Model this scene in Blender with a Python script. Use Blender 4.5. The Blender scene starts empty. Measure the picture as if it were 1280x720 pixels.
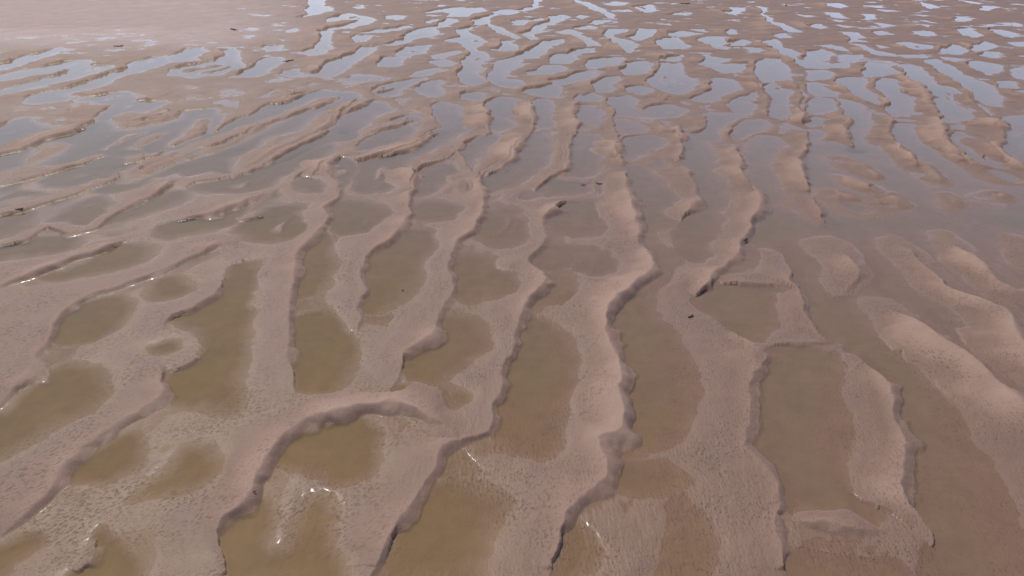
import bpy, bmesh, math, random
import numpy as np
from mathutils import Vector

random.seed(7)
C = bpy.context.scene.collection
R = math.radians

# ------------------------------------------------------------------ survey
# The flat is surveyed by bearing: each line below is a shoreline or a ridge
# crest read as (x, y) bearings from the drone, turned into ground metres.
FOC = 853.0; PITCH = R(28.3); CAM_H = 12.0
cp, sp = math.cos(PITCH), math.sin(PITCH)
def ground(x, y, z=0.0):
    xc = (x - 640.0) / FOC; yc = (360.0 - y) / FOC
    dy = cp + yc * sp; dz = -sp + yc * cp
    t = (CAM_H - z) / -dz
    return (t * xc, t * dy)

POOLS = '''
50,347 100,333 140,307 187,303 200,313 183,327 133,340 67,350
80,390 133,373 157,367 173,380 150,407 117,427 70,430 73,407
193,350 217,343 240,350 237,363 207,373 187,367
290,337 300,326 325,326 330,350 322,375 312,400 308,430 305,460 303,490 300,510 280,515 230,510 205,503 203,478 207,470 233,457 257,440 260,420 235,403 215,397 247,383 275,363 285,350
187,430 213,422 230,430 213,440 190,442
28,495 45,475 60,462 85,455 115,458 137,478 140,492 123,512 97,523 67,540 33,555 0,575 -30,590 -40,560 -20,520 0,520 20,507
147,547 173,543 177,560 170,580 143,600 87,600 85,592 110,567
227,557 253,550 277,567 277,580 247,603 200,615 165,620 187,603 213,577
-20,700 20,672 40,667 45,680 20,700 0,725 -20,740
127,655 140,680 180,690 175,740 70,740 85,722 118,700
358,402 380,390 405,388 418,395 427,410 440,425 447,435 440,460 432,480 415,487 390,490 370,485 368,460 360,440 355,420
373,317 383,303 407,287 413,307 420,327 413,350 400,367 370,373 367,353
293,290 297,285 333,262 340,257 390,257 400,262 393,280 370,297 350,305 310,300
197,285 227,277 253,270 290,256 315,256 300,268 290,280 247,290 207,297
133,277 160,260 187,245 227,238 235,247 213,260 167,273 133,280
63,274 73,264 113,248 133,245 147,260 123,277 90,284 67,281
33,295 67,293 93,290 100,300 83,313 33,317 -25,330 -25,310
-25,276 27,267 43,263 50,273 33,287 -25,303
410,258 430,252 455,250 478,257 492,268 487,280 460,287 430,292 412,285
513,258 537,250 570,253 580,262 570,272 545,278 522,275
510,290 540,287 553,303 530,318 523,347 513,373 487,390 457,393 455,375 463,357 455,340 465,322 480,305
607,263 640,257 657,267 667,277 660,297 640,307 613,307 595,297
560,327 573,317 607,317 633,330 653,353 643,367 613,373 587,378 570,373 567,355 557,340
550,397 593,393 613,417 620,430 590,450 565,462 555,478 520,480 510,470 508,453 522,437 542,423
487,495 505,483 545,478 580,490 577,503 544,513 514,507
680,303 720,307 745,307 722,320 717,330 694,340 674,333 660,322
720,330 737,317 760,312 780,320 777,337 747,347 720,340
664,377 677,357 710,363 727,373 704,380 680,383 660,385
690,260 717,250 754,253 760,280 747,293 717,297 690,287
657,403 674,397 694,410 720,430 724,453 720,480 701,513 704,547 694,567 674,572 640,560 617,543 617,513 627,490 630,460 644,440 654,413
773,372 790,363 815,368 818,395 840,410 855,440 865,460 870,490 865,520 855,545 830,560 800,560 780,548 782,510 778,480 782,462 775,440 765,415 762,395
768,575 827,575 855,590 855,607 800,622 768,607
715,665 725,650 740,670 735,700 715,730 695,730
853,613 866,643 880,647 883,740 835,740 832,690 840,640
537,603 570,597 627,613 633,623 617,667 607,707 590,740 475,740 490,693 514,647 534,613
347,565 355,550 377,533 410,527 443,520 467,530 477,550 474,573 454,593 427,603 400,590 345,580
283,655 305,625 335,625 340,650 320,680 345,685 365,670 372,640 385,622 410,623 417,660 425,700 420,740 282,740 284,690
865,372 885,358 920,356 955,360 985,362 965,375 970,400 960,420 940,428 920,418 905,400 880,390
955,437 985,430 1010,432 1030,440 1055,447 1045,470 1050,500 1050,540 1060,590 1080,610 1100,640 1085,655 1030,648 985,637 980,615 965,590 948,560 945,540 950,515 945,485 955,465 965,450
990,697 1050,700 1130,700 1150,740 992,740
850,178 870,172 880,180 897,195 903,210 900,230 905,250 905,262 897,280 890,300 897,315 880,327 860,325 848,305 852,288 860,278 873,262 878,245 872,225 860,205 850,192
788,207 805,210 818,225 835,240 848,250 850,262 845,275 835,285 815,292 800,290 798,268 790,252 795,235 785,220
948,170 972,170 974,182 962,196 968,215 976,235 966,256 985,268 1003,280 1020,288 1032,284 1024,262 1018,240 1006,222 998,205 1003,190 1012,180 1035,178 1062,178 1080,182 1110,186 1122,198 1140,200 1165,206 1190,200 1215,203 1252,200 1300,196 1420,196 1420,780 1150,780 1163,690 1166,672 1140,627 1133,600 1131,548 1125,513 1116,482 1108,467 1083,445 1060,440 1068,430 1030,423 1018,403 1005,387 998,372 995,360 1000,350 992,345 990,330 988,317 975,310 950,308 940,300 943,280 957,258 950,235 942,210 938,190
714,167 757,170 751,187 751,213 720,220 707,210 704,195 710,180
720,133 747,133 752,153 725,157
660,168 684,167 680,200 660,220 627,235 600,240 590,228 610,215 640,195 652,180
609,127 627,122 648,127 647,140 633,147 609,145
610,148 633,148 640,157 627,163 612,160
587,177 607,167 628,172 610,182 592,197 582,213 555,225 540,240 520,247 515,228 530,210 555,205 575,193
484,160 523,157 495,177 463,183 447,187
553,157 575,162 555,175 528,190 507,200 500,215 490,238 445,242 443,220 450,205 475,195 500,187 530,172
490,148 520,143 527,150 500,155
550,128 575,130 580,150 590,160 570,165 553,155 548,140
240,172 276,164 296,152 322,142 336,130 368,120 396,113 420,114 446,116 450,130 472,128 494,136 468,142 460,150 448,165 440,174 425,177 416,176 395,186 378,196 350,207 330,212 300,216 270,214 256,210 220,215 190,225 170,222 200,200
-20,84 16,76 40,68 70,60 82,61 66,68 40,78 12,86 -20,93
-20,100 22,90 52,84 80,77 108,75 116,78 90,86 60,92 30,97 -20,104
-20,118 20,108 40,102 66,96 96,85 112,81 140,81 142,84 120,90 90,100 66,104 40,109 20,115 -20,122
34,122 60,114 80,112 104,104 140,92 160,86 166,78 200,69 212,74 212,80 170,90 142,98 130,106 100,113 84,116 94,124 60,128 30,127
94,125 120,121 150,114 168,115 168,122 156,127 190,126 205,129 195,136 175,140 150,144 140,150 125,150 120,146 140,134 146,130 125,128
-20,168 8,155 16,150 36,147 42,155 60,160 80,160 65,166 30,175 0,182 -20,188
-20,204 6,190 40,178 74,168 104,160 124,152 144,148 182,150 222,148 226,140 256,136 275,140 280,150 256,165 236,178 215,184 195,190 170,192 150,196 120,192 105,200 70,206 36,204 0,215 -20,222
50,223 83,213 133,197 147,195 165,200 200,197 190,205 150,212 117,227 67,232
233,205 260,195 300,188 340,189 320,197 290,205 250,215 235,220 228,215
120,238 150,225 155,215 185,215 190,222 170,235 140,243
233,238 270,225 300,217 350,204 400,184 422,180 405,195 370,208 345,222 330,235 300,240 250,243
370,225 400,208 430,197 442,200 435,225 410,240 380,240
214,86 256,78 272,76 282,70 278,64 288,60 296,66 298,74 306,80 302,84 282,90 266,95 240,98 212,92
212,72 236,60 254,58 258,66 240,72 254,76 230,80 216,80
368,22 386,18 384,14 388,-6 408,-6 404,8 416,10 414,13 396,18 380,21
354,7 372,7 388,7 372,9
408,25 422,20 432,17 456,20 472,25 456,31 436,35 416,37 414,45 412,60 404,67 384,69 376,66 396,58 404,48 402,38 412,34 440,29 450,25 430,25 412,27
304,37 312,34 322,37 314,39
302,47 312,46 316,48 308,48
328,60 336,56 352,56 352,62 336,64
360,38 368,36 376,38 368,40
286,98 316,86 322,82 328,74 346,72 352,78 338,86 332,92 316,96
356,88 368,86 374,92 364,96 354,94
384,94 404,88 408,80 428,72 444,66 452,58 476,58 464,64 450,72 440,80 430,90 408,96
440,48 444,44 462,44 458,52 448,53
450,41 476,36 512,32 512,35 488,39 460,42
480,21 492,19 508,20 504,24 486,24
442,9 452,8 456,10 448,11
472,78 482,72 506,71 500,78 496,83 476,83
484,56 496,51 530,43 532,46 500,56
498,64 515,58 535,56 534,66 512,70 498,69
432,98 450,95 476,96 456,101 436,101
530,16 546,12 572,9 602,9 608,14 588,17 584,21 560,21 566,17 552,15
532,26 544,24 546,27 534,29
512,42 524,36 546,32 560,23 570,24 572,27 558,31 544,36 545,45 530,47 505,47
614,14 632,12 646,13 648,16 632,19 622,18 608,23 610,30 592,31 590,24 602,22 620,17
648,14 656,10 668,8 668,2 658,-5 684,-5 672,3 672,9 658,14
610,30 624,35 642,43 652,48 642,49 628,43 612,34
570,37 588,33 598,32 582,38 588,43 600,48 608,52 594,58 596,64 608,67 608,74 594,82 596,88 608,100 608,103 592,106 578,102 576,90 582,84 576,76 592,66 576,58 578,53 556,51 578,46
620,84 620,78 640,74 664,62 684,50 702,49 704,53 688,58 680,66 676,70 652,74 650,80 664,79 650,83 636,88 632,100 652,102 655,106 640,110 625,107 612,100 618,92
616,62 626,58 628,51 640,51 642,57 648,61 640,64 624,64
640,26 652,25 676,23 678,25 660,27 654,31 644,31
688,20 704,19 712,21 704,24 704,26 688,30 676,38 684,40 666,42 668,47 678,50 666,50 660,47 652,42 666,37 672,31 688,26
720,21 728,19 738,21 730,23
712,-2 734,3 746,8 752,11 768,20 768,24 748,15 736,10 726,5
696,40 712,37 728,41 724,44 734,47 750,57 734,58 734,54 724,48 710,43
718,35 734,32 746,34 742,37 724,37
736,30 744,26 762,25 752,30
754,6 768,2 784,4 780,7 766,7
754,43 762,36 784,37 780,41 768,43 762,46
690,74 692,68 712,66 722,61 742,60 742,65 720,69 722,74 710,80 692,79
660,90 678,85 692,82 706,84 702,88 684,92 664,93
694,102 722,91 744,88 744,93 730,98 710,104 700,106
736,82 740,74 760,71 775,71 778,76 770,80 745,84 738,86
744,100 767,95 773,97 764,107 773,113 754,117 744,115
657,114 677,108 702,106 700,117 684,123 660,118
665,125 690,125 688,133 690,150 688,160 672,160 664,150 668,135
720,120 748,118 747,125 723,126
762,123 787,120 793,127 785,135 793,143 770,143 765,130
787,113 807,107 813,113 793,118
574,120 590,115 607,120 594,125
520,113 534,102 552,100 547,110 553,120 534,120
467,110 500,103 530,97 528,101 500,110 490,122 473,117
427,98 450,96 460,99 437,101
427,117 447,117 452,130 480,131 467,143 447,157 430,165
540,70 572,64 574,66 548,73
542,76 552,75 566,80 554,83 544,80
520,94 542,86 556,87 550,90 528,95
790,9 804,7 816,6 816,12 824,14 806,16
768,13 786,12 786,14
838,18 850,16 864,16 864,18
900,14 916,13 910,9 928,10 930,14 918,19 908,18
944,8 960,9 958,14 952,17 968,24 966,27 980,30 1000,40 986,40 976,34 958,28 962,24 950,18 955,13
996,18 1016,20 1008,21
1006,32 1024,30 1030,33 1024,36 1010,34
784,47 798,43 799,36 820,37 816,44 800,51 792,49
768,48 788,51 796,56 788,66 778,62 776,58 766,52
837,40 854,39 868,41 878,42 858,45 838,46
866,37 880,37 880,40
819,53 832,47 848,47 854,54 862,58 852,61 830,61 825,57
872,49 884,46 906,46 906,53 898,56 914,60 912,63 894,61 888,56 876,52
906,40 916,37 923,41 912,42
911,52 926,49 938,53 932,57 916,56
968,44 980,42 990,46 976,48
953,52 968,49 974,53 972,60 960,58
962,60 978,60 998,66 996,72 1008,75 1030,78 1030,84 1006,84 998,76 988,72 978,70 974,65
934,60 948,60 958,64 940,65
828,72 838,69 850,68 848,76 830,77
778,86 786,79 804,77 817,79 806,86 804,92 782,93
812,100 828,86 830,79 848,79 854,86 850,92 858,98 866,104 864,112 844,116 828,111 816,104
878,80 888,72 912,73 908,77 896,79 900,82 928,79 924,90 908,91 888,86
945,78 960,73 974,74 980,80 984,90 986,100 983,103 958,103 950,96 946,88
886,98 908,99 922,103 920,110 912,116 898,120 892,126 866,126 868,122 890,114 890,106
912,128 928,120 940,115 948,118 946,130 950,140 928,142 916,136
960,106 990,105 992,112 988,120 994,130 998,144 980,149 965,146 960,130 962,120 956,112
934,152 958,153 950,162 930,170 922,175 922,165
848,167 870,170 888,160 892,148 880,140 910,142 934,144 916,150 898,158 896,172 880,174 866,180 854,178
790,115 798,108 814,108 816,116 804,120
768,123 788,120 788,130 792,135 804,137 815,133 822,130 852,134 856,140 840,146 800,144 780,144 768,142
772,150 788,150 804,158 806,164 792,166 780,166 772,158
780,176 808,170 836,174 818,184 800,194 786,202 778,194
1033,4 1046,4 1060,8 1050,10 1036,8
1032,16 1046,16 1059,23 1048,23 1034,19
1080,7 1104,7 1100,10 1084,9
1099,12 1118,13 1104,14
1148,2 1160,5 1176,9 1164,11 1154,8
1078,18 1090,18 1092,22 1096,24 1082,25 1084,22
1144,18 1160,20 1152,20
1192,24 1198,21 1214,23 1212,26 1200,27
1200,0 1226,4 1216,4.5
1226,12 1228,7 1248,9 1232,13
1094,29 1104,30 1118,32 1104,34
1137,30 1148,30 1164,32 1160,34 1146,33
1048,31 1066,33 1054,34
1052,40 1072,41 1080,47 1068,47 1080,52 1064,52 1066,47
1092,41 1104,39 1120,43 1104,44
1142,40 1160,39 1172,44 1154,45
1196,37 1214,35 1220,40 1228,45 1210,46 1200,42
1240,39 1254,38 1276,45 1264,47 1246,43
1248,29 1264,28 1278,31 1274,33
1120,55 1136,54 1164,58 1162,61 1140,61 1130,59
1180,60 1194,56 1214,61 1202,65 1190,68 1178,65
1218,57 1236,53 1246,58 1232,62 1222,64
1226,69 1236,64 1250,65 1248,71 1238,72
1266,54 1300,52 1300,58 1275,58
1018,57 1036,56 1060,63 1048,63 1036,60
1008,64 1030,62 1042,68 1032,75 1010,76
1010,79 1040,80 1058,79 1054,84 1024,85 1008,84
1012,89 1030,88 1040,92 1036,98 1016,100
1050,77 1056,68 1082,69 1072,74 1064,78
1062,54 1076,55 1092,63 1112,67 1120,70 1098,69 1082,64
1096,56 1112,59 1104,60
1076,88 1078,81 1090,78 1104,80 1110,86 1120,88 1116,92 1098,95 1082,94
1123,69 1148,68 1152,72 1136,72
1124,83 1144,82 1154,88 1162,98 1170,106 1188,108 1200,122 1194,130 1204,138 1216,142 1200,152 1182,152 1172,140 1168,130 1162,118 1152,106 1136,96 1128,88
1156,75 1168,74 1190,84 1204,94 1225,103 1240,110 1250,118 1248,130 1236,132 1224,126 1220,116 1204,106 1190,98 1176,88 1162,80
1178,72 1198,73 1200,76 1184,77
1208,80 1224,77 1246,80 1245,90 1236,93 1220,86
1268,84 1320,83 1320,98 1269,97
1272,70 1320,68 1320,75
1046,100 1062,96 1082,98 1078,108 1084,114 1096,120 1098,128 1090,128 1074,122 1060,112
1098,98 1120,98 1130,102 1136,112 1146,120 1140,124 1142,138 1124,144 1114,144 1110,136 1122,128 1112,120 1102,112
1010,104 1036,106 1048,114 1046,122 1036,120 1012,119
1010,122 1036,124 1040,134 1036,140 1012,142
1046,124 1064,128 1080,136 1082,146 1086,156 1082,166 1078,176 1080,186 1064,182 1062,166 1060,156 1064,148 1062,138
1010,146 1048,151 1036,158 1012,159
1115,160 1118,156 1142,156 1144,170 1152,178 1170,186 1180,198 1192,208 1164,212 1144,202 1136,184 1124,174 1120,168
1184,170 1200,164 1204,170 1224,180 1252,196 1250,206 1224,210 1210,190 1196,180 1182,178
1242,156 1248,148 1320,140 1320,166 1260,166 1254,170 1320,172 1320,212 1272,200 1254,176 1244,168
1248,102 1268,102 1272,108 1256,109 1246,108
1268,112 1320,112 1320,119 1280,118
'''
LANDS = '''
1030,197 1060,196 1085,208 1104,222 1095,228 1070,218 1040,205
1048,217 1065,222 1085,232 1105,240 1080,238 1060,230
1026,240 1050,238 1070,250 1085,245 1110,240 1128,250 1138,262 1105,265 1080,270 1050,262 1028,252
1105,180 1130,180 1142,200 1160,208 1175,215 1185,230 1165,235 1140,215 1120,205
1175,187 1195,195 1215,203 1245,213 1280,215 1320,222 1320,232 1250,230 1225,225 1190,205
1206,170 1235,177 1255,188 1272,200 1255,205 1235,195 1210,180
1175,240 1195,243 1207,258 1190,265 1178,255
1220,243 1245,238 1267,245 1262,254 1225,253
1010,305 1035,298 1055,305 1068,322 1080,343 1070,358 1050,365 1035,360 1035,345 1050,335 1030,320 1012,312
1100,297 1120,296 1145,315 1172,342 1193,360 1226,373 1258,383 1265,405 1285,435 1330,480 1320,500 1285,470 1250,440 1235,425 1215,400 1190,375 1165,370 1140,345 1118,325 1103,308
1165,293 1185,290 1215,316 1242,337 1268,358 1320,368 1320,380 1260,375 1225,355 1200,332 1178,310
1262,300 1272,295 1300,320 1320,345 1275,335 1268,318
1088,378 1098,372 1136,392 1155,404 1175,424 1200,437 1222,448 1243,465 1258,482 1300,518 1350,560 1380,780 1340,780 1300,650 1275,600 1262,570 1240,560 1225,530 1205,500 1185,478 1160,450 1155,445 1130,435 1110,410 1095,395
384,160 396,148 408,140 432,136 436,138 418,146 416,155 407,163 384,172 366,180 352,186 336,196 302,212 290,212 300,195 330,185 340,172 370,165
236,185 256,176 300,162 338,151 372,136 404,122 424,120 408,130 384,136 345,153 320,168 300,177 276,186 250,194 220,203 190,215 170,225 150,222 190,200
138,150 160,140 185,142 215,137 224,146 200,152 182,155 165,162 150,160
48,182 80,178 72,190 50,200 38,206 44,195
225,172 240,158 256,148 262,156 245,170 228,178 210,184
'''
# ridge crests, first number = height in metres; the lee (steep) side lies to
# the left of each line as it is walked from its first point to its last
CRESTS = '''
.31 307,303 273,300 267,302 247,312 207,330 180,340 150,352 110,365 77,382 70,390 63,420 43,440 27,467 0,500 -30,525
.31 187,288 157,292 150,299 130,304 90,317 47,336 0,352 -40,368
.27 233,215 187,240 160,253 133,268 123,280 87,286 63,275 50,282 27,294 0,300 -40,312
.26 150,215 115,228 87,241 50,251 27,261 0,266 -40,275
.22 283,330 280,352 250,375 233,383 207,397 190,413
.14 257,437 233,453 203,468
.24 167,447 187,457 197,470 200,490 193,502 180,508 147,527 123,542 100,553 80,577 67,603 47,623 20,647 0,663 -30,690
.12 320,320 300,322 287,330
.22 450,187 427,193 405,203 427,243 405,253 403,263 408,274 387,295 373,307 367,327 367,350 360,383 350,400 353,427 363,453 365,480 360,497
.22 350,232 320,245 290,257 267,266 233,273 200,280
.11 330,267 293,278
.20 520,203 510,240 509,257 513,267 502,283 487,295 464,310 459,327 449,340 460,355 450,373 445,407 437,417 427,423
.24 560,178 600,215 605,250 600,270 590,290 577,297 570,310 557,327 555,340 565,353 560,367 550,387 543,407 537,417 517,427 504,443 499,467 490,478
.24 717,243 700,253 684,265 677,273 680,290 677,300 664,315 660,323 684,347 674,357 660,373 657,390 650,403 644,437 630,453 624,480 625,490 612,503 614,530 609,542 577,548 554,560 540,573 530,593 507,627 487,667 470,693 455,740
.26 784,206 787,250 797,267 797,290 794,300 820,323 807,343 780,357 770,370 760,390 757,407 767,433 777,460 777,473 770,480 779,507 777,537 760,543 752,557 765,580 764,597 754,603 727,613 714,637 700,663 690,707 680,740
.18 853,200 873,240 876,253 858,263 855,280
.20 930,210 950,240 955,255 940,277 933,293 923,303 925,312 903,333 890,343 885,357 870,367 861,377
.18 986,317 988,330 980,343 995,357 1000,370 1007,387 1020,403 1030,422 1070,427
.14 996,355 950,351 893,353
.12 1016,240 1023,260 1030,283
.31 1096,373 1136,393 1153,403 1173,423 1200,437 1220,447 1240,463 1256,480 1300,515 1350,560
.30 1120,297 1146,317 1173,343 1193,360 1226,373 1260,383 1266,407 1280,430 1330,480
.26 1183,293 1213,317 1240,337 1266,360 1320,370
.26 1040,300 1066,323 1080,343 1056,363
.24 900,400 920,417 950,432 956,448 941,470 938,480 943,513 933,543 950,577 970,603 976,637 973,653 983,687 986,740
.22 1053,440 1080,443 1106,467 1113,480 1123,513 1128,547 1130,593 1136,623 1163,657 1165,675 1155,700
.14 1120,657 1086,662 1026,652 976,640
.12 1053,427 1003,427 950,430
.24 577,548 570,540 550,525 520,512 484,503 447,504 427,512 400,518 377,523 357,533 340,552 333,567 323,593 310,613 290,630 273,643 278,667 280,693 277,740
.12 125,660 123,680 117,697 80,725
.25 662,122 664,140 662,160 655,170 646,184 636,200 616,210 600,220
.26 718,122 720,136 716,144 720,158 714,170 710,186 708,206 696,213 680,225 660,238
.26 764,130 766,160 776,170 770,184 780,200 784,208
.22 606,128 608,150 612,164 600,169
.22 586,174 582,182 562,190 545,198
.20 552,159 532,172 512,182 490,190 470,196
.24 852,150 846,160 852,172 850,186 856,206
.24 912,176 926,192 928,210 945,235
.24 1012,158 1008,176 998,200 1005,220 1018,242
.24 940,100 948,108 960,122 958,142 978,150
.24 990,96 998,112 994,128 1006,148 1012,158
.26 1104,130 1112,140 1116,156 1120,170 1128,180 1140,196 1152,212
.26 1150,100 1160,112 1172,140 1180,165 1190,182 1210,200
.26 1205,112 1216,124 1242,148 1254,174 1270,200 1300,215
.22 1052,104 1062,114 1082,128
.22 1062,140 1060,160 1064,182
.24 424,121 372,137 338,152 300,165 258,180 238,188
.24 420,156 407,163 384,173 350,187 330,200 300,213 268,222
.20 396,112 360,122 336,130
.20 410,107 386,114 350,118
.22 214,139 186,144 174,147 146,152
.24 122,154 72,166 35,178 0,190 -40,200
.22 146,189 117,197 80,208 20,223 -30,234
.18 202,188 175,197 156,202
.20 470,120 440,134 425,140
.20 500,106 470,116
.22 530,146 500,152 470,160 440,168
'''
# pairs "x,y" of the shallow tide channels' depth are not needed: one water level

def parse(s):
    out = []
    for ln in s.strip().splitlines():
        out.append([tuple(float(v) for v in p.split(',')) for p in ln.split() if ',' in p])
    return out
def chaikin(P, closed, n):
    P = np.asarray(P, float)
    for _ in range(n):
        if closed:
            Q = np.roll(P, -1, axis=0)
            P = np.stack([P * .75 + Q * .25, P * .25 + Q * .75], 1).reshape(-1, 2)
        else:
            a, b = P[:-1], P[1:]
            M = np.stack([a * .75 + b * .25, a * .25 + b * .75], 1).reshape(-1, 2)
            P = np.vstack([P[:1], M[1:-1], P[-1:]])
    return P

pool_polys = []; land_polys = []; crest_lines = []
for p in parse(POOLS):
    far = np.mean([q[1] for q in p]) < 150
    my_ = np.mean([q[1] for q in p])
    pool_polys.append((chaikin([ground(*q) for q in p], True, 0 if my_ < 100 else 1 if my_ < 260 else 2), np.mean([q[1] for q in p])))
for p in parse(LANDS):
    pool = chaikin([ground(*q) for q in p], True, 2)
    land_polys.append((pool, np.mean([q[1] for q in p])))
for ln, p in zip(CRESTS.strip().splitlines(), parse(CRESTS)):
    H = float(ln.split()[0]) * .78
    crest_lines.append((chaikin([ground(q[0], q[1], H) for q in p], False, 2), H, True))

def area(P):
    x, y = P[:, 0], P[:, 1]
    return .5 * np.sum(x * np.roll(y, -1) - np.roll(x, -1) * y)

# far ridges: the lee shores of the pools get a crest just up-wind of them
def auto_crest(P, island):
    if area(P) < 0: P = P[::-1]
    Q = np.roll(P, -1, axis=0); d = Q - P; L = np.hypot(d[:, 0], d[:, 1]) + 1e-9
    nrm = np.stack([d[:, 1], -d[:, 0]], 1) / L[:, None]          # outward
    toland = -nrm if island else nrm
    k = (P[:, 0] / np.maximum(P[:, 1], 1)) 
    lee = np.stack([np.ones(len(P)), np.where(k > .25, -.1, -.75)], 1); lee /= np.hypot(lee[:, 0], lee[:, 1])[:, None]
    hh = .15 if island else .25
    ok = (-(toland * lee).sum(1)) > .45
    off = .34
    run = []
    n = len(P)
    start = 0
    for i in range(n):
        if not ok[i]: start = i; break
    for j in range(n + 1):
        i = (start + j) % n
        if ok[i] and j < n:
            run.append(P[i] + toland[i] * off); run.append(Q[i] + toland[i] * off)
        else:
            if len(run) >= 3:
                A = np.array(run)
                if np.hypot(*(A[-1] - A[0])) > .8:
                    crest_lines.append((A, hh, False))
            run = []
for P, my in pool_polys:
    if my < 246: auto_crest(P, False)
for P, my in land_polys:
    if my < 290: auto_crest(P, True)

# ------------------------------------------------------------------ noise
def hash2(ix, iy, seed):
    h = (ix.astype(np.int64) * 374761393 + iy.astype(np.int64) * 668265263 + seed * 974634777) & 0xffffffff
    h = ((h ^ (h >> 13)) * 1274126177) & 0xffffffff
    return ((h ^ (h >> 16)) & 0xffff).astype(np.float64) / 65535.0
def vnoise(x, y, seed):
    ix = np.floor(x); iy = np.floor(y); fx = x - ix; fy = y - iy
    fx = fx * fx * fx * (fx * (fx * 6 - 15) + 10); fy = fy * fy * fy * (fy * (fy * 6 - 15) + 10)
    a = hash2(ix, iy, seed); b = hash2(ix + 1, iy, seed); c = hash2(ix, iy + 1, seed); d = hash2(ix + 1, iy + 1, seed)
    return (a * (1 - fx) + b * fx) * (1 - fy) + (c * (1 - fx) + d * fx) * fy - .5
def fbm(x, y, seed, octs=3):
    s = 0; a = 1.0
    for o in range(octs):
        s = s + a * vnoise(x * 2 ** o + 17.3 * o, y * 2 ** o - 9.1 * o, seed + o); a *= .5
    return s

# ------------------------------------------------------------------ grid
az = np.concatenate([np.linspace(-180, -56, 60)[:-1], np.linspace(-56, -50, 25)[:-1], np.linspace(-50, 50, 1250), np.linspace(50, 56, 25)[1:], np.linspace(56, 180, 60)[1:-1]])
az = np.radians(az)
rr = np.concatenate([[.3, 1, 2, 3, 4, 5], np.geomspace(6, 160, 1100), np.geomspace(160, 4500, 120)[1:]])
AZ, RR = np.meshgrid(az, rr)
X = RR * np.sin(AZ); Y = RR * np.cos(AZ)
nr, nc = X.shape
print('grid', nr, nc)

Rn = np.hypot(X, Y)
# organic warp of every traced line
wx = X + .22 * fbm(X * .7, Y * .5, 511, 3) * np.clip(Rn / 35 - .6, 0, 1.6) + .10 * fbm(X * 1.1, Y * 1.1, 11) + .30 * fbm(X * .35, Y * .35, 21, 2) * np.clip(Rn / 40, 0, 1.3)+ .06 * fbm(X * 4, Y * 4, 61, 2) + .20 * fbm(X * .95, Y * .95, 63, 2)
wy = Y + .45 * fbm(X * .7, Y * .5, 521, 3) * np.clip(Rn / 35 - .6, 0, 1.6) + .10 * fbm(X * 1.1, Y * 1.1, 31) + .50 * fbm(X * .30, Y * .6, 41, 2) * np.clip(Rn / 40, 0, 1.3)+ .06 * fbm(X * 4, Y * 4, 71, 2) + .22 * fbm(X * .95, Y * .95, 73, 2)

RMAX = 4.0
def window(P, m):
    cx = (P[:, 0].min() + P[:, 0].max()) / 2
    x0, y0 = P.min(0) - m; x1, y1 = P.max(0) + m
    pts = np.array([(x, y) for x in np.linspace(x0, x1, 7) for y in np.linspace(y0, y1, 7)])
    rad = np.hypot(pts[:, 0], pts[:, 1]); a = np.arctan2(pts[:, 0], pts[:, 1])
    rmin = 0 if (x0 < 0 < x1 and y0 < 0 < y1) else rad.min() * .9
    if rmin == 0 or a.max() - a.min() > 3: ai0, ai1 = 0, nc
    else:
        ai0 = max(0, np.searchsorted(az, a.min() - .02) - 1); ai1 = min(nc, np.searchsorted(az, a.max() + .02) + 1)
    ri0 = max(0, np.searchsorted(rr, rmin) - 1); ri1 = min(nr, np.searchsorted(rr, rad.max() * 1.01) + 1)
    return slice(ri0, ri1), slice(ai0, ai1)

def seg_dist(px, py, a, b):
    dx, dy = b - a; L2 = dx * dx + dy * dy + 1e-12
    t = ((px - a[0]) * dx + (py - a[1]) * dy) / L2
    tc = np.clip(t, 0, 1)
    ex = px - (a[0] + tc * dx); ey = py - (a[1] + tc * dy)
    return ex * ex + ey * ey, t, dx * (py - a[1]) - dy * (px - a[0])

def poly_sd(P, store, sign):
    """store = min(store, signed distance) for sign=+1, max(store, -sd) for sign=-1"""
    sl = window(P, RMAX + .3)
    px, py = wx[sl], wy[sl]
    if px.size == 0: return
    D = np.full(px.shape, RMAX * RMAX); ins = np.zeros(px.shape, bool)
    n = len(P)
    for i in range(n):
        a, b = P[i], P[(i + 1) % n]
        # cull columns far from the segment for the distance only
        d2, _, _ = seg_dist(px, py, a, b)
        np.minimum(D, d2, out=D)
        c = (a[1] > py) != (b[1] > py)
        if c.any():
            xi = (b[0] - a[0]) * (py - a[1]) / (b[1] - a[1] + 1e-15) + a[0]
            ins ^= c & (px < xi)
    D = np.sqrt(D); sd = np.where(ins, -D, D)
    if sign > 0: store[sl] = np.minimum(store[sl], sd)
    else: store[sl] = np.maximum(store[sl], -sd)

SD = np.full(X.shape, RMAX)
for P, my in pool_polys: poly_sd(P, SD, 1)
SD -= np.interp(Rn, [0, 20, 30, 60, 90, 125], [.17, .17, .30, .30, .22, .20]) * np.clip((RMAX - SD) / 1.5, 0, 1)
SL = np.full(X.shape, -RMAX)
for P, my in land_polys: poly_sd(P, SL, -1)
SD = np.maximum(SD, SL + np.where(Y < 34, .38, .22))

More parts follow.
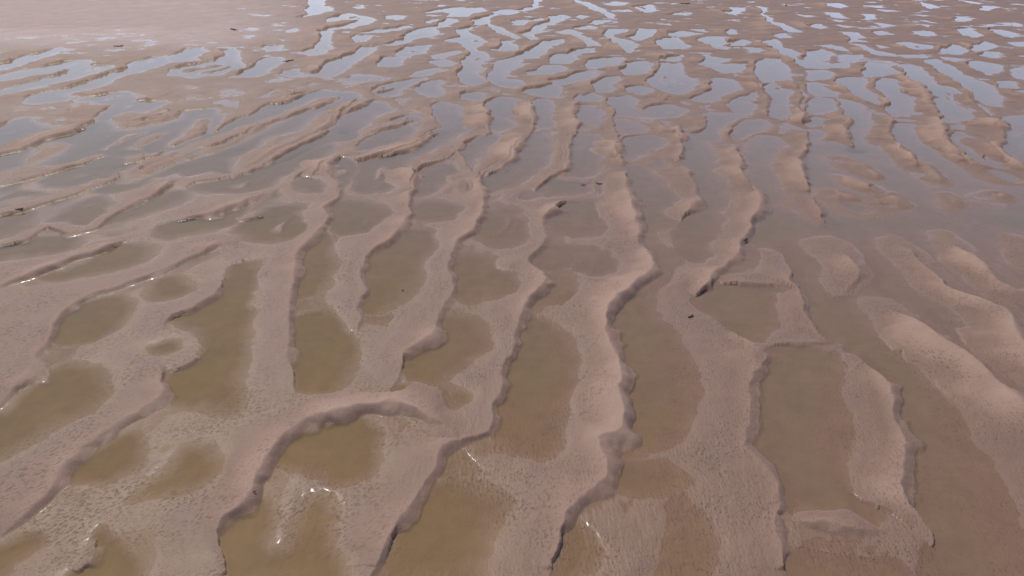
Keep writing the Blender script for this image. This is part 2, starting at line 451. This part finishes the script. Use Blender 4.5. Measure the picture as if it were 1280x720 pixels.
DL = np.full(X.shape, RMAX); HL = np.full(X.shape, .13); DLM = np.full(X.shape, RMAX); DR = np.full(X.shape, RMAX); HR = np.full(X.shape, .13); TAP = np.zeros(X.shape)
for P, H, manual in crest_lines:
    sl = window(P, RMAX + .3)
    px, py = wx[sl], wy[sl]
    if px.size == 0: continue
    n = len(P) - 1
    seglen = np.hypot(*(P[1:] - P[:-1]).T); cum = np.concatenate([[0], np.cumsum(seglen)]); tot = cum[-1]
    D = np.full(px.shape, RMAX * RMAX); side = np.zeros(px.shape); u = np.zeros(px.shape); endp = np.zeros(px.shape, bool)
    for i in range(n):
        d2, t, s = seg_dist(px, py, P[i], P[i + 1])
        m = d2 < D
        D[m] = d2[m]; side[m] = s[m]; u[m] = cum[i] + np.clip(t[m], 0, 1) * seglen[i]
        endp[m] = ((t[m] < 0) & (i == 0)) | ((t[m] > 1) & (i == n - 1))
    D = np.sqrt(D)
    tl = min(2.0, tot * .35)
    tap = np.clip(np.minimum(u, tot - u) / tl, 0, 1); tap = tap * tap * (3 - 2 * tap); tap[endp] = 0
    # the lee is on the left hand of the walk: side > 0
    hv = H * (.15 + .85 * tap); w = np.clip((RMAX - D) / 1.5, 0, 1); hv = hv * w + .13 * (1 - w)
    if manual: DLM[sl] = np.minimum(DLM[sl], np.where((side <= 0) & (tap > .3), D, RMAX))
    lee = (side > 0) if manual else np.zeros(px.shape, bool)
    for Dx, Hx, cond in ((DL, HL, ~lee), (DR, HR, lee)):
        old = Dx[sl]; m = (D < old) & cond
        old[m] = D[m]; Dx[sl] = old
        h = Hx[sl]; h[m] = hv[m]; Hx[sl] = h
        if Dx is DR:
            t_ = TAP[sl]; t_[m] = tap[m]; TAP[sl] = t_

D1 = np.minimum(DL, DR)
wl = np.clip((DL - DR) / 1.0 + .5, 0, 1); wl = wl * wl * (3 - 2 * wl)
wl = np.where((DR < .25) & (DR < DL), 1.0, np.where((DL < .25) & (DL < DR), 0.0, wl))
along = np.clip(.82 + 1.3 * fbm(X * .33, Y * .33, 91, 3), .50, 1.25)
HL = HL * along; HR = HR * along
HC = HL * (1 - wl) + HR * wl
land = SD > 0
x_ = np.clip(SD, 0, RMAX) / (np.clip(SD, 0, RMAX) + D1 + .02)
near_f = np.clip(1.5 - D1 / 3.5, .35, 1.0)
h_base = HC * near_f * x_ ** 1.35 + .012 * (1 - np.exp(-np.clip(SD, 0, 9) / .25))
LS = np.clip(.60 + .6 * fbm(X * .9, Y * .9, 871, 3), .36, .9)
slipw = HC / LS
s = DR
h_slip = HC - s * LS
apron = -.010 + .03 * fbm(X * .6, Y * .6, 601, 2) + HC * .8 * np.clip((s - slipw - .35) / 2.8, 0, 1) ** 1.3
h_right = np.maximum(h_slip, np.minimum(h_base, apron))
h_land = h_base + (h_right - h_base) * TAP * wl
# pools: deeper in the lee of a ridge
dep = .035 + .05 * np.clip(fbm(X * .3, Y * .3, 101, 2) + .5, 0, 1) + .12 * np.exp(-D1 / .7)
h_pool = -dep * (1 - np.exp(-np.clip(-SD, 0, None) / 1.0))
# low bars under (and here and there just through) the wide water
wq = 1.6 * fbm(X * .22, Y * .16, 811, 3); fq = (X - .15 * Y + wq * 1.8) / np.interp(Rn, [0, 30, 45, 4000], [2.6, 2.6, 2.1, 2.1]); fq = fq - np.floor(fq)
bar = np.where(fq < .82, fq / .82, (1 - fq) / .18) * np.clip(.5 + 1.6 * fbm(X * .3, Y * .2, 831, 2), 0, 1.1)
h_pool = h_pool + (np.interp(Rn, [0, 26, 34, 4000], [.10, .10, .165, .165]) * bar - .02) * np.clip((-SD - .9) / .8, 0, 1) * np.clip((Rn - 20) / 6, 0, 1) * np.clip(D1 / 1.2 - .3, 0, 1)
h_pool = np.maximum(h_pool, np.where(DR < .8, h_slip * TAP - .02 * (1 - TAP) - (1 - TAP), -9))
h_land = h_land + (bar - .55) * .12 * np.clip((Rn - 27) / 6, 0, 1) * np.clip((66 - Rn) / 22, 0, 1) * np.clip((SD - .5) / .6, 0, 1) * np.clip(DLM / 1.2, 0, 1)
H = np.where(land, h_land, h_pool)
stoss = HL * 1.0 - .16 * DLM + .02 * fbm(X * .9, Y * .9, 851, 2) * np.clip(DLM, 0, 1)
k_ = .02; dd = H - stoss                        # smooth union of the long up-current slope with the rest
dlm_ok = (DLM < 1.6) & ~((DR < DLM) & (DR < .5))
H = np.where(dlm_ok, np.where(dd > 0, H, stoss) + k_ * np.exp(-np.abs(dd) / k_) * np.clip(DLM / .3, 0, 1) * np.clip((1.6 - DLM) / .3, 0, 1) * .5 , H)


# the rest of the flat, beyond what was surveyed
warp = 2.2 * fbm(X * .11, Y * .11, 201, 3)
ph = (X * .93 + Y * .12 + warp * 1.6) / 3.7
fr = ph - np.floor(ph)
saw = np.where(fr < .86, (fr / .86), (1 - fr) / .14)
amp = .5 + .9 * np.clip(fbm(X * .18, Y * .22, 231, 2) + .4, 0, 1)
prc = .22 * (saw - .45) * amp + .06 * fbm(X * .35, Y * .8, 251, 2)
dy_ = Y * cp + CAM_H * sp; 
vis = dy_ > .5
PX = 640 + FOC * X / np.where(vis, dy_, 1); PY = 360 - FOC * (Y * sp - CAM_H * cp) / np.where(vis, dy_, 1)
mg = np.minimum.reduce([PX + 20, 1300 - PX, 745 - PY]); mg = np.where(vis, mg, -99)
w = np.clip((mg + 30) / 30, 0, 1)
w *= np.clip((PY + 12) / 12, 0, 1)
prc = np.where(PY < 0, prc * np.clip(PY / -20, .3, 1) + .05, prc)
H = H * w + prc * (1 - w)
# far left: the smooth bank, no bedforms
PYn = PY + 16 * fbm(X * .08, Y * .06, 881, 3)
flat = np.clip((330 + 60 * fbm(X * .05, Y * .05, 883, 2) - PX) / 80, 0, 1) * np.clip((44 - PYn + (330 - PX) * -.02 + 8) / 10, 0, 1) * np.clip((PX+500)/100,0,1)
H = H * (1 - flat) + (.12 + .03 * fbm(X * .06, Y * .05, 301, 2)) * flat

# a small slump of sand off one crest
gx, gy = ground(410, 530); ax_, ay_ = ground(411, 506, .2)
d = np.array([gx - ax_, gy - ay_]); Ld = np.hypot(*d); d /= Ld
uu = ((X - ax_) * d[0] + (Y - ay_) * d[1]) / Ld; vv = (-(X - ax_) * d[1] + (Y - ay_) * d[0])
cone = .21 * (1 - np.clip(uu, 0, 2)) ** 1.0 + .01 - .10 * (vv / (.07 + .20 * np.clip(uu, 0, 2))) ** 2
H = np.where((uu > -.05) & (uu < 1.4) & (np.abs(vv) < .5), np.maximum(H, cone), H)

# wave ripples, a hand's width apart, on the near sand
lat = np.clip((-3 - X + 8 * vnoise(X * .16, Y * .16, 700)) / 6, 0, 1)
q1 = (X * math.cos(.75) - Y * math.sin(.75)) * -1; wv = 4.5 * fbm(X * .8, Y * .8, 711, 4)
ur = np.where(lat > .5, X * math.cos(.73) - Y * math.sin(.73), X); vr = np.where(lat > .5, X * math.sin(.73) + Y * math.cos(.73), Y)
rp = np.sin(2 * math.pi * ((X * math.cos(.73) - Y * math.sin(.73)) / .125) + wv * 2) * lat + np.sin(2 * math.pi * (X * .99 + Y * .1) / .12 + wv * 2.2) * (1 - lat)
rp = rp * np.clip(.22 + 1.5 * fbm(X * .9, Y * .9, 731, 3), .04, .8) * (.5 + .5 * lat) + (1.7 * vnoise(ur * 12, vr * 4, 741) + 1.2 * vnoise(ur * 19, vr * 8, 751)) + 2.2 * fbm(X * 2.2, Y * 2.2, 761, 2) * np.clip((.09 - H) / .05, 0, 1)
slick = np.clip(.55 + 2.2 * fbm(X * .45, Y * .45, 771, 3), .15, 1)
H = H + .0036 * slick * rp * np.clip(DR / .45, .45, 1) * np.clip((34 - Rn) / 12, 0, 1) * np.clip((H + .10) / .07, .0, 1) * np.clip((.24 - H) / .08, .3, 1)
# soften creases a touch and add millimetre relief
H = H + .13 * fbm(X * .45, Y * .6, 421, 3) * np.clip(Rn / 40 - .7, 0, 1) * np.clip(H / .03, 0, 1) + .022 * np.clip(Rn / 40 - 1, 0, 1) * np.clip(H / .02, 0, 1)
H = H + .006 * fbm(X * 3.1, Y * 3.1, 401, 2) + .012 * fbm(X * .9, Y * .9, 411, 2) * np.clip(H / .05 + .3, 0, 1)
far = Rn > 400
H = np.where(far, H * np.clip(1.6 - Rn / 700, 0, 1) + .05 * (Rn > 900), H)

def make_grid(name, Z):
    V = np.empty((nr * nc, 3), np.float32)
    V[:, 0] = X.ravel(); V[:, 1] = Y.ravel(); V[:, 2] = Z.ravel()
    i = np.arange(nr - 1)[:, None] * nc; j = np.arange(nc)[None, :]; j2 = (j + 1) % nc
    F = np.stack([i + j, i + nc + j, i + nc + j2, i + j2], -1).reshape(-1, 4)
    F = F[:, ::-1]
    me = bpy.data.meshes.new(name)
    me.vertices.add(len(V)); me.vertices.foreach_set('co', V.ravel())
    me.loops.add(F.size); me.loops.foreach_set('vertex_index', F.astype(np.int32).ravel())
    me.polygons.add(len(F)); me.polygons.foreach_set('loop_start', np.arange(0, F.size, 4, dtype=np.int32))
    me.polygons.foreach_set('loop_total', np.full(len(F), 4, np.int32))
    me.update(); me.validate(clean_customdata=False)
    me.polygons.foreach_set('use_smooth', np.ones(len(me.polygons), bool))
    o = bpy.data.objects.new(name, me); C.objects.link(o)
    return o

# ------------------------------------------------------------------ materials
class NT:
    def __init__(s, nt): s.t = nt; nt.nodes.clear()
    def n(s, ty, **k):
        nd = s.t.nodes.new(ty)
        for a, b in k.items():
            if a[0] == '_': nd.inputs[a[1:].replace('_', ' ')].default_value = b
            else: setattr(nd, a, b)
        return nd
    def l(s, a, b): s.t.links.new(a, b)
    def math(s, op, a, b=None, c=None, clamp=False):
        nd = s.t.nodes.new('ShaderNodeMath'); nd.operation = op; nd.use_clamp = clamp
        for i, v in enumerate((a, b, c)):
            if v is None: continue
            if isinstance(v, (int, float)): nd.inputs[i].default_value = v
            else: s.l(v, nd.inputs[i])
        return nd.outputs[0]
    def mapr(s, v, a, b, c=0., d=1., smooth=False):
        nd = s.t.nodes.new('ShaderNodeMapRange'); nd.clamp = True
        if smooth: nd.interpolation_type = 'SMOOTHSTEP'
        s.l(v, nd.inputs[0])
        for i, q in enumerate((a, b, c, d)): nd.inputs[i + 1].default_value = q
        return nd.outputs[0]
    def mix(s, f, a, b):
        nd = s.t.nodes.new('ShaderNodeMix'); nd.data_type = 'RGBA'
        if isinstance(f, (int, float)): nd.inputs[0].default_value = f
        else: s.l(f, nd.inputs[0])
        for i, v in ((6, a), (7, b)):
            if isinstance(v, tuple): nd.inputs[i].default_value = (*v, 1)
            else: s.l(v, nd.inputs[i])
        return nd.outputs[2]
    def noise(s, vec, scale, detail=3, rough=.5, dist=0.):
        nd = s.n('ShaderNodeTexNoise'); nd.inputs['Scale'].default_value = scale; nd.inputs['Detail'].default_value = detail
        nd.inputs['Roughness'].default_value = rough; nd.inputs['Distortion'].default_value = dist
        s.l(vec, nd.inputs['Vector']); return nd.outputs['Fac']
    def mapping(s, vec, scale=(1, 1, 1), rot=0.):
        nd = s.n('ShaderNodeMapping'); nd.inputs['Scale'].default_value = scale; nd.inputs['Rotation'].default_value = (0, 0, rot)
        s.l(vec, nd.inputs[0]); return nd.outputs[0]

SAND_DRY = (.275, .177, .130)
SAND_TOP = (.372, .252, .193)
SAND_WET = (.196, .122, .083)
SILT_A = (.320, .210, .108)
SILT_B = (.320, .208, .152)
def sand_material():
    m = bpy.data.materials.new('tidal_sand'); m.use_nodes = True; g = NT(m.node_tree)
    geo = g.n('ShaderNodeNewGeometry'); pos = geo.outputs['Position']
    sep = g.n('ShaderNodeSeparateXYZ'); g.l(pos, sep.inputs[0]); X_, Y_, Z_ = sep.outputs
    # drainage: the higher the sand stands above the pools the drier it is
    nz = g.noise(pos, .8, 4, .6)
    zz = g.math('ADD', Z_, g.math('MULTIPLY', g.math('SUBTRACT', nz, .5), .07))
    dry = g.mapr(zz, .0, .135)
    col = g.mix(dry, SAND_WET, SAND_DRY)
    under = g.mapr(zz, .035, -.08)
    under2 = g.mapr(Z_, .012, -.035)
    # broad tints
    col = g.mix(g.mapr(zz, .09, .22, 0, .9), col, SAND_TOP)
    n1 = g.noise(pos, .11, 3, .5); n2 = g.noise(pos, 2.3, 5, .6); n3 = g.noise(pos, 26., 3, .6)
    col = g.mix(g.mapr(n1, .35, .7, 0, .35), col, (.225, .138, .106))
    silt = g.mix(g.mapr(g.math('ADD', g.math('ADD', X_, g.math('MULTIPLY', Y_, .45)), g.math('MULTIPLY', g.noise(pos, .2, 2, .5), 14.)), 8., 20.), SILT_A, SILT_B)
    # the far bank on the left is of paler, cleaner sand
    bk = g.math('MULTIPLY', g.mapr(g.math('DIVIDE', X_, g.math('MAXIMUM', Y_, 1.)), -.24, -.42), g.mapr(g.math('ADD', Y_, g.math('MULTIPLY', g.noise(pos, .06, 3, .5), 30.)), 84., 100.))
    col = g.mix(bk, col, (.375, .278, .252))
    col = g.mix(under, col, silt)
    col0 = col
    hs = g.n('ShaderNodeHueSaturation'); g.l(col, hs.inputs['Color'])
    v = g.math('ADD', g.math('MULTIPLY', g.math('SUBTRACT', n2, .5), .28), g.math('MULTIPLY', g.math('SUBTRACT', n3, .5), g.mapr(under2, 0, 1, .42, .08)))
    g.l(g.math('ADD', v, 1.), hs.inputs['Value'])
    col = hs.outputs[0]
    # ripples: short wave trains whose direction swings with place
    sw = g.noise(pos, .16, 1, .5)
    lat = g.mapr(X_, -14., 6., 1.0, 0.0)
    ang = g.math('ADD', g.math('MULTIPLY', lat, -.95), g.math('MULTIPLY', g.math('SUBTRACT', sw, .5), .0))
    def train(a, lam, seedoff, warp):
        mp = g.n('ShaderNodeMapping'); g.l(pos, mp.inputs[0]); mp.inputs['Rotation'].default_value = (0, 0, a); mp.inputs['Location'].default_value = (seedoff, seedoff, 0)
        sp_ = g.n('ShaderNodeSeparateXYZ'); g.l(mp.outputs[0], sp_.inputs[0])
        d1 = g.noise(pos, 1.1, 2, .5); d2 = g.noise(pos, 4.5, 2, .5)
        ph_ = g.math('ADD', g.math('MULTIPLY', sp_.outputs[0], 2 * math.pi / lam), g.math('ADD', g.math('MULTIPLY', d1, warp), g.math('MULTIPLY', d2, warp * .33)))
        return g.math('SINE', ph_), mp.outputs[0]
    wA, mA = train(R(42), .105, 0, 16.); wB, mB = train(R(0), .10, 5.3, 18.)
    mixw = g.mapr(g.math('ADD', X_, g.math('MULTIPLY', g.math('SUBTRACT', sw, .5), 8.)), -5., 0., 0, 1, True)
    rip = g.math('ADD', g.math('MULTIPLY', wA, g.math('SUBTRACT', 1., mixw)), g.math('MULTIPLY', wB, mixw))
    patch = g.mapr(g.noise(pos, .55, 3, .55), .36, .62, .12, 1)
    # steep faces and standing water carry no ripples
    nz_ = g.n('ShaderNodeSeparateXYZ'); g.l(geo.outputs['True Normal'], nz_.inputs[0])
    flatm = g.mapr(nz_.outputs[2], .93, .985)
    wetm = g.mapr(Z_, -.06, .01, .1, 1)
    crestm = g.mapr(Z_, .15, .24, 1., .35)
    keep = g.math('MULTIPLY', g.math('MULTIPLY', patch, flatm), g.math('MULTIPLY', wetm, crestm))
    # pits: little dark hollows left in the ripple troughs
    def pits(mp_):
        sc = g.mapping(mp_, (13., 7.5, 1.))
        nn = g.noise(sc, 1., 2, .6); return g.mapr(nn, .50, .64)
    pt = g.math('ADD', g.math('MULTIPLY', pits(mA), g.math('SUBTRACT', 1., mixw)), g.math('MULTIPLY', pits(mB), mixw))
    pt = g.math('MULTIPLY', pt, g.mapr(g.noise(pos, 9., 2, .5), .38, .56))
    hgt = g.math('ADD', g.math('MULTIPLY', rip, .0013), g.math('MULTIPLY', pt, -.014))
    hgt = g.math('MULTIPLY', hgt, keep)
    hgt = g.math('ADD', hgt, g.math('MULTIPLY', g.math('SUBTRACT', n3, .5), g.math('MULTIPLY', g.mapr(under2, 0, 1, .010, .0005), crestm)))
    bp = g.n('ShaderNodeBump'); bp.inputs['Strength'].default_value = 1.; bp.inputs['Distance'].default_value = 1.
    g.l(hgt, bp.inputs['Height'])
    col = g.mix(g.math('MULTIPLY', g.math('MULTIPLY', pt, keep), .5), col, (.11, .070, .055))
    b = g.n('ShaderNodeBsdfPrincipled'); g.l(col, b.inputs['Base Color']); g.l(bp.outputs[0], b.inputs['Normal'])
    rg = g.math('ADD', g.mapr(dry, 0, 1, .50, .72), g.math('MULTIPLY', g.math('SUBTRACT', n2, .5), .2))
    g.l(rg, b.inputs['Roughness'])
    g.l(g.mapr(under2, 0, 1, .42, .0), b.inputs['Specular IOR Level'])
    # a film of water still draining off the sand just above the pools
    film = g.math('MULTIPLY', g.mapr(Z_, .0, .004), g.mapr(Z_, .006, .014, .7, 0))
    film = g.math('MULTIPLY', film, g.mapr(g.noise(pos, .5, 2, .5), .44, .58))
    g.l(film, b.inputs['Coat Weight']); b.inputs['Coat Roughness'].default_value = .16; b.inputs['Coat IOR'].default_value = 1.33
    o = g.n('ShaderNodeOutputMaterial'); g.l(b.outputs[0], o.inputs[0])
    return m

def water_material():
    m = bpy.data.materials.new('pool_water'); m.use_nodes = True; g = NT(m.node_tree)
    geo = g.n('ShaderNodeNewGeometry'); pos = geo.outputs['Position']
    n1 = g.noise(g.mapping(pos, (1, 1.6, 1), .5), 5., 3, .5); n2 = g.noise(pos, 1.2, 2, .5)
    wind = g.mapr(g.noise(pos, .22, 2, .5), .35, .65, .15, 1)
    hgt = g.math('MULTIPLY', g.math('ADD', g.math('MULTIPLY', n1, .0016), g.math('MULTIPLY', n2, .003)), wind)
    bp = g.n('ShaderNodeBump'); bp.inputs['Strength'].default_value = 1.; bp.inputs['Distance'].default_value = 1.; g.l(hgt, bp.inputs['Height'])
    fr = g.n('ShaderNodeFresnel'); fr.inputs['IOR'].default_value = 1.33; g.l(bp.outputs[0], fr.inputs['Normal'])
    gl = g.n('ShaderNodeBsdfGlossy'); gl.inputs['Roughness'].default_value = .06; gl.inputs['Color'].default_value = (1, 1, 1, 1); g.l(bp.outputs[0], gl.inputs['Normal'])
    tr = g.n('ShaderNodeBsdfTransparent')
    mx = g.n('ShaderNodeMixShader'); g.l(fr.outputs[0], mx.inputs[0]); g.l(tr.outputs[0], mx.inputs[1]); g.l(gl.outputs[0], mx.inputs[2])
    va = g.n('ShaderNodeVolumeAbsorption'); va.inputs['Color'].default_value = (.32, .52, .34, 1); va.inputs['Density'].default_value = 2.1
    o = g.n('ShaderNodeOutputMaterial'); g.l(mx.outputs[0], o.inputs['Surface']); g.l(va.outputs[0], o.inputs['Volume'])
    return m

sand = sand_material()
g_o = make_grid('sand_flat', H); g_o['kind'] = 'structure'; g_o.data.materials.append(sand)

# standing water: one level body whose surface shows wherever the sand dips below it
bm = bmesh.new()
bmesh.ops.create_circle(bm, cap_ends=True, segments=64, radius=4400)
ret = bmesh.ops.extrude_face_region(bm, geom=bm.faces[:])
for v in [e for e in ret['geom'] if isinstance(e, bmesh.types.BMVert)]: v.co.z -= 1.2
bmesh.ops.recalc_face_normals(bm, faces=bm.faces[:])
me = bpy.data.meshes.new('tide_water'); bm.to_mesh(me); bm.free()
w_o = bpy.data.objects.new('tide_water', me); C.objects.link(w_o); w_o['kind'] = 'structure'; me.materials.append(water_material())

# ------------------------------------------------------------------ washed-up debris
def z_at(x, y):
    r = math.hypot(x, y); a = math.atan2(x, y)
    i = min(nr - 1, max(0, int(np.searchsorted(rr, r)))); j = min(nc - 1, int(np.searchsorted(az, a)))
    return max(float(H[i, j]), float(H[max(0, i - 1), j]), float(H[i, max(0, j - 1)]))
def weed_mat(name, col, rough=.4):
    m = bpy.data.materials.new(name); m.use_nodes = True; g = NT(m.node_tree)
    geo = g.n('ShaderNodeNewGeometry'); n = g.noise(geo.outputs['Position'], 30., 4, .6)
    b = g.n('ShaderNodeBsdfPrincipled'); g.l(g.mix(n, col, tuple(c * 1.9 for c in col)), b.inputs['Base Color']); b.inputs['Roughness'].default_value = rough
    o = g.n('ShaderNodeOutputMaterial'); g.l(b.outputs[0], o.inputs[0]); return m
KELP = weed_mat('wet_seaweed', (.016, .008, .007)); WOOD = weed_mat('wet_driftwood', (.03, .016, .012), .6); SHELL = weed_mat('mussel_shell', (.012, .010, .014), .3)
def blade(bm, L, w, th, bend, ang=0., origin=(0, 0, 0), rise=0.):
    """a tapering leathery blade: oval section swept along a bent spine"""
    n, k = 18, 8; rings = []
    ca, sa = math.cos(ang), math.sin(ang)
    for i in range(n + 1):
        t = i / n; u = (t - .5) * L
        x = u; y = bend * (4 * (t - .5) ** 2 - .5) + .06 * L * math.sin(7 * t + ang)
        prof = max(.06, math.sin(math.pi * min(1, t * .93 + .06)) ** .6)
        z = th * .5 + rise * math.sin(3.3 * math.pi * t) ** 2
        tw = .5 * math.sin(5 * t)
        r = []
        for j in range(k):
            q = 2 * math.pi * j / k; a_, b_ = math.cos(q) * w * .5 * prof, math.sin(q) * th * .5 * (prof * .6 + .4)
            yy = y + a_ * math.cos(tw); zz = z + b_ + a_ * math.sin(tw) * .3
            r.append(bm.verts.new((origin[0] + x * ca - yy * sa, origin[1] + x * sa + yy * ca, origin[2] + zz)))
        rings.append(r)
    for a, b in zip(rings[:-1], rings[1:]):
        for j in range(k): bm.faces.new((a[j], a[(j + 1) % k], b[(j + 1) % k], b[j]))
    bm.faces.new(rings[0][::-1]); bm.faces.new(rings[-1])
def mesh_obj(name, bm, mat, parent=None, loc=None, rot=0.):
    bmesh.ops.recalc_face_normals(bm, faces=bm.faces[:])
    me = bpy.data.meshes.new(name); bm.to_mesh(me); bm.free()
    for p in me.polygons: p.use_smooth = True
    me.materials.append(mat); o = bpy.data.objects.new(name, me); C.objects.link(o)
    if parent: o.parent = parent
    if loc: o.location = loc; o.rotation_euler = (0, 0, rot)
    return o
def place(px, py, sink=.0):
    x, y = ground(px, py, .1); return (x, y, max(z_at(x, y), 0.0) - sink)
def weed(px, py, L, w, bend, rot, label, mat=KELP, name='seaweed_strand', cat='seaweed', group='dark bits washed up on the sand', side=True):
    bm = bmesh.new(); blade(bm, L, w, w * .45, bend, rise=w * .15)
    if side:
        blade(bm, L * .45, w * .6, w * .35, bend * .5, ang=.5, origin=(-L * .16, bend * -.2, .0))
        blade(bm, L * .35, w * .5, w * .3, -bend * .4, ang=-.4, origin=(L * .18, bend * -.2, .0))
    o = mesh_obj(name, bm, mat, loc=place(px, py), rot=rot)
    o['label'] = label; o['category'] = cat; o['group'] = group
    return o
weed(729, 228.5, .34, .07, .07, R(-38), 'smaller left one of two dark curved seaweed strands lying close together on the sand')
weed(748.5, 227, .42, .09, .08, R(-38), 'larger right one of two dark curved seaweed strands lying close together on the sand')
weed(932.5, 299, .34, .085, .02, R(55), 'short black seaweed strand tilted up to the right at a ridge end')
weed(24.5, 262, .34, .08, .03, R(38), 'black seaweed strand under a ridge lip at the left edge')
weed(361, 75.5, 1.5, .17, .12, R(62), 'long dark branch slanting beside a far bright channel', WOOD, 'driftwood_branch', 'driftwood')
weed(864, 393, .30, .09, .03, R(50), 'dark brown clump of seaweed at the foot of a ridge in the middle right', WOOD)
weed(148, 57, 1.0, .2, .05, R(20), 'small dark seaweed strand on the smooth far bank above the left pools')
weed(292, 36.5, 1.5, .25, .05, R(-40), 'thin dark branch beside a tiny pale pool near the smooth bank', WOOD, 'driftwood_branch', 'driftwood')
weed(856, 4, 2.4, .22, .2, R(25), 'long thin dark strip of wrack on the farthest sand at the top edge', KELP, 'wrack_line', 'seaweed')
def clump(px, py, r, label, name='mussel_clump', cat='mussels'):
    bm = bmesh.new(); rnd = random.Random(int(px))
    for k in range(5):
        a = rnd.uniform(0, 6.28); d = rnd.uniform(0, r * .6)
        mt = bmesh.ops.create_icosphere(bm, subdivisions=2, radius=r * rnd.uniform(.45, .7))['verts']
        ca, sa = math.cos(a), math.sin(a)
        for v in mt:
            x, y, z = v.co.x * 1.35, v.co.y * (.75 + .25 * v.co.x / r), v.co.z * .8
            v.co = (x * ca - y * sa + d * ca, x * sa + y * ca + d * sa, z + r * .35)
    o = mesh_obj(name, bm, SHELL, loc=place(px, py), rot=0)
    o['label'] = label; o['category'] = cat; o['group'] = 'dark bits washed up on the sand'
clump(1236.5, 35, .13, 'round black speck alone on the sand far off near the upper right corner')
clump(982.5, 6.5, .16, 'round dark speck on the farthest sand near the top edge right of centre')
clump(318.5, 617, .032, 'tiny dark lump just off a steep ridge face at the lower left')
clump(503, 360, .035, 'tiny dark lump lying in a brown pool left of centre')

# ------------------------------------------------------------------ light
SUN_AZ, SUN_EL = R(-33), R(54)          # measured from straight ahead (+Y), minus = left
world = bpy.data.worlds.new('World'); bpy.context.scene.world = world; world.use_nodes = True
g = NT(world.node_tree)
sky = g.n('ShaderNodeTexSky'); sky.sky_type = 'NISHITA'; sky.sun_disc = False
sky.sun_elevation = SUN_EL; sky.sun_rotation = SUN_AZ; sky.air_density = 1.0; sky.dust_density = 3.0; sky.ozone_density = 1.5
tc = g.n('ShaderNodeTexCoord'); sepd = g.n('ShaderNodeSeparateXYZ'); g.l(tc.outputs['Generated'], sepd.inputs[0])
dv = g.n('ShaderNodeVectorMath'); dv.operation = 'DIVIDE'
zc = g.math('ADD', g.math('MAXIMUM', sepd.outputs[2], 0.), .12)
cmb = g.n('ShaderNodeCombineXYZ'); [g.l(zc, cmb.inputs[i]) for i in range(3)]
g.l(tc.outputs['Generated'], dv.inputs[0]); g.l(cmb.outputs[0], dv.inputs[1])
cl = g.mapr(g.noise(dv.outputs[0], .55, 5, .55), .30, .62, 0.35, .95)
col = g.mix(cl, sky.outputs[0], (4.3, 4.65, 6.5))
glow = g.math('ADD', g.math('MULTIPLY', g.math('POWER', 2.718, g.math('MULTIPLY', g.math('MAXIMUM', sepd.outputs[2], 0.), -3.4)), 2.3), .62)
vm = g.n('ShaderNodeVectorMath'); vm.operation = 'SCALE'; g.l(col, vm.inputs[0]); g.l(glow, vm.inputs['Scale']); col = vm.outputs[0]
bg = g.n('ShaderNodeBackground'); g.l(col, bg.inputs[0]); bg.inputs[1].default_value = .08
o = g.n('ShaderNodeOutputWorld'); g.l(bg.outputs[0], o.inputs[0])
sl_ = bpy.data.lights.new('sun', 'SUN'); sl_.energy = 2.6; sl_.angle = R(4); sl_.color = (1, .92, .82)
so = bpy.data.objects.new('sun', sl_); C.objects.link(so)
dvec = Vector((math.sin(SUN_AZ) * math.cos(SUN_EL), math.cos(SUN_AZ) * math.cos(SUN_EL), math.sin(SUN_EL)))
so.rotation_euler = dvec.to_track_quat('Z', 'Y').to_euler()

# ------------------------------------------------------------------ camera
cam = bpy.data.cameras.new('camera'); cam.sensor_width = 36; cam.lens = 36 * FOC / 1280; cam.clip_end = 9000; cam.clip_start = .1
co = bpy.data.objects.new('camera', cam); C.objects.link(co); co.location = (0, 0, CAM_H); co.rotation_euler = (math.pi / 2 - PITCH, 0, 0)
sc = bpy.context.scene; sc.camera = co
vs = sc.view_settings; vs.view_transform = 'Standard'; vs.look = 'None'; vs.exposure = .05; vs.gamma = 1
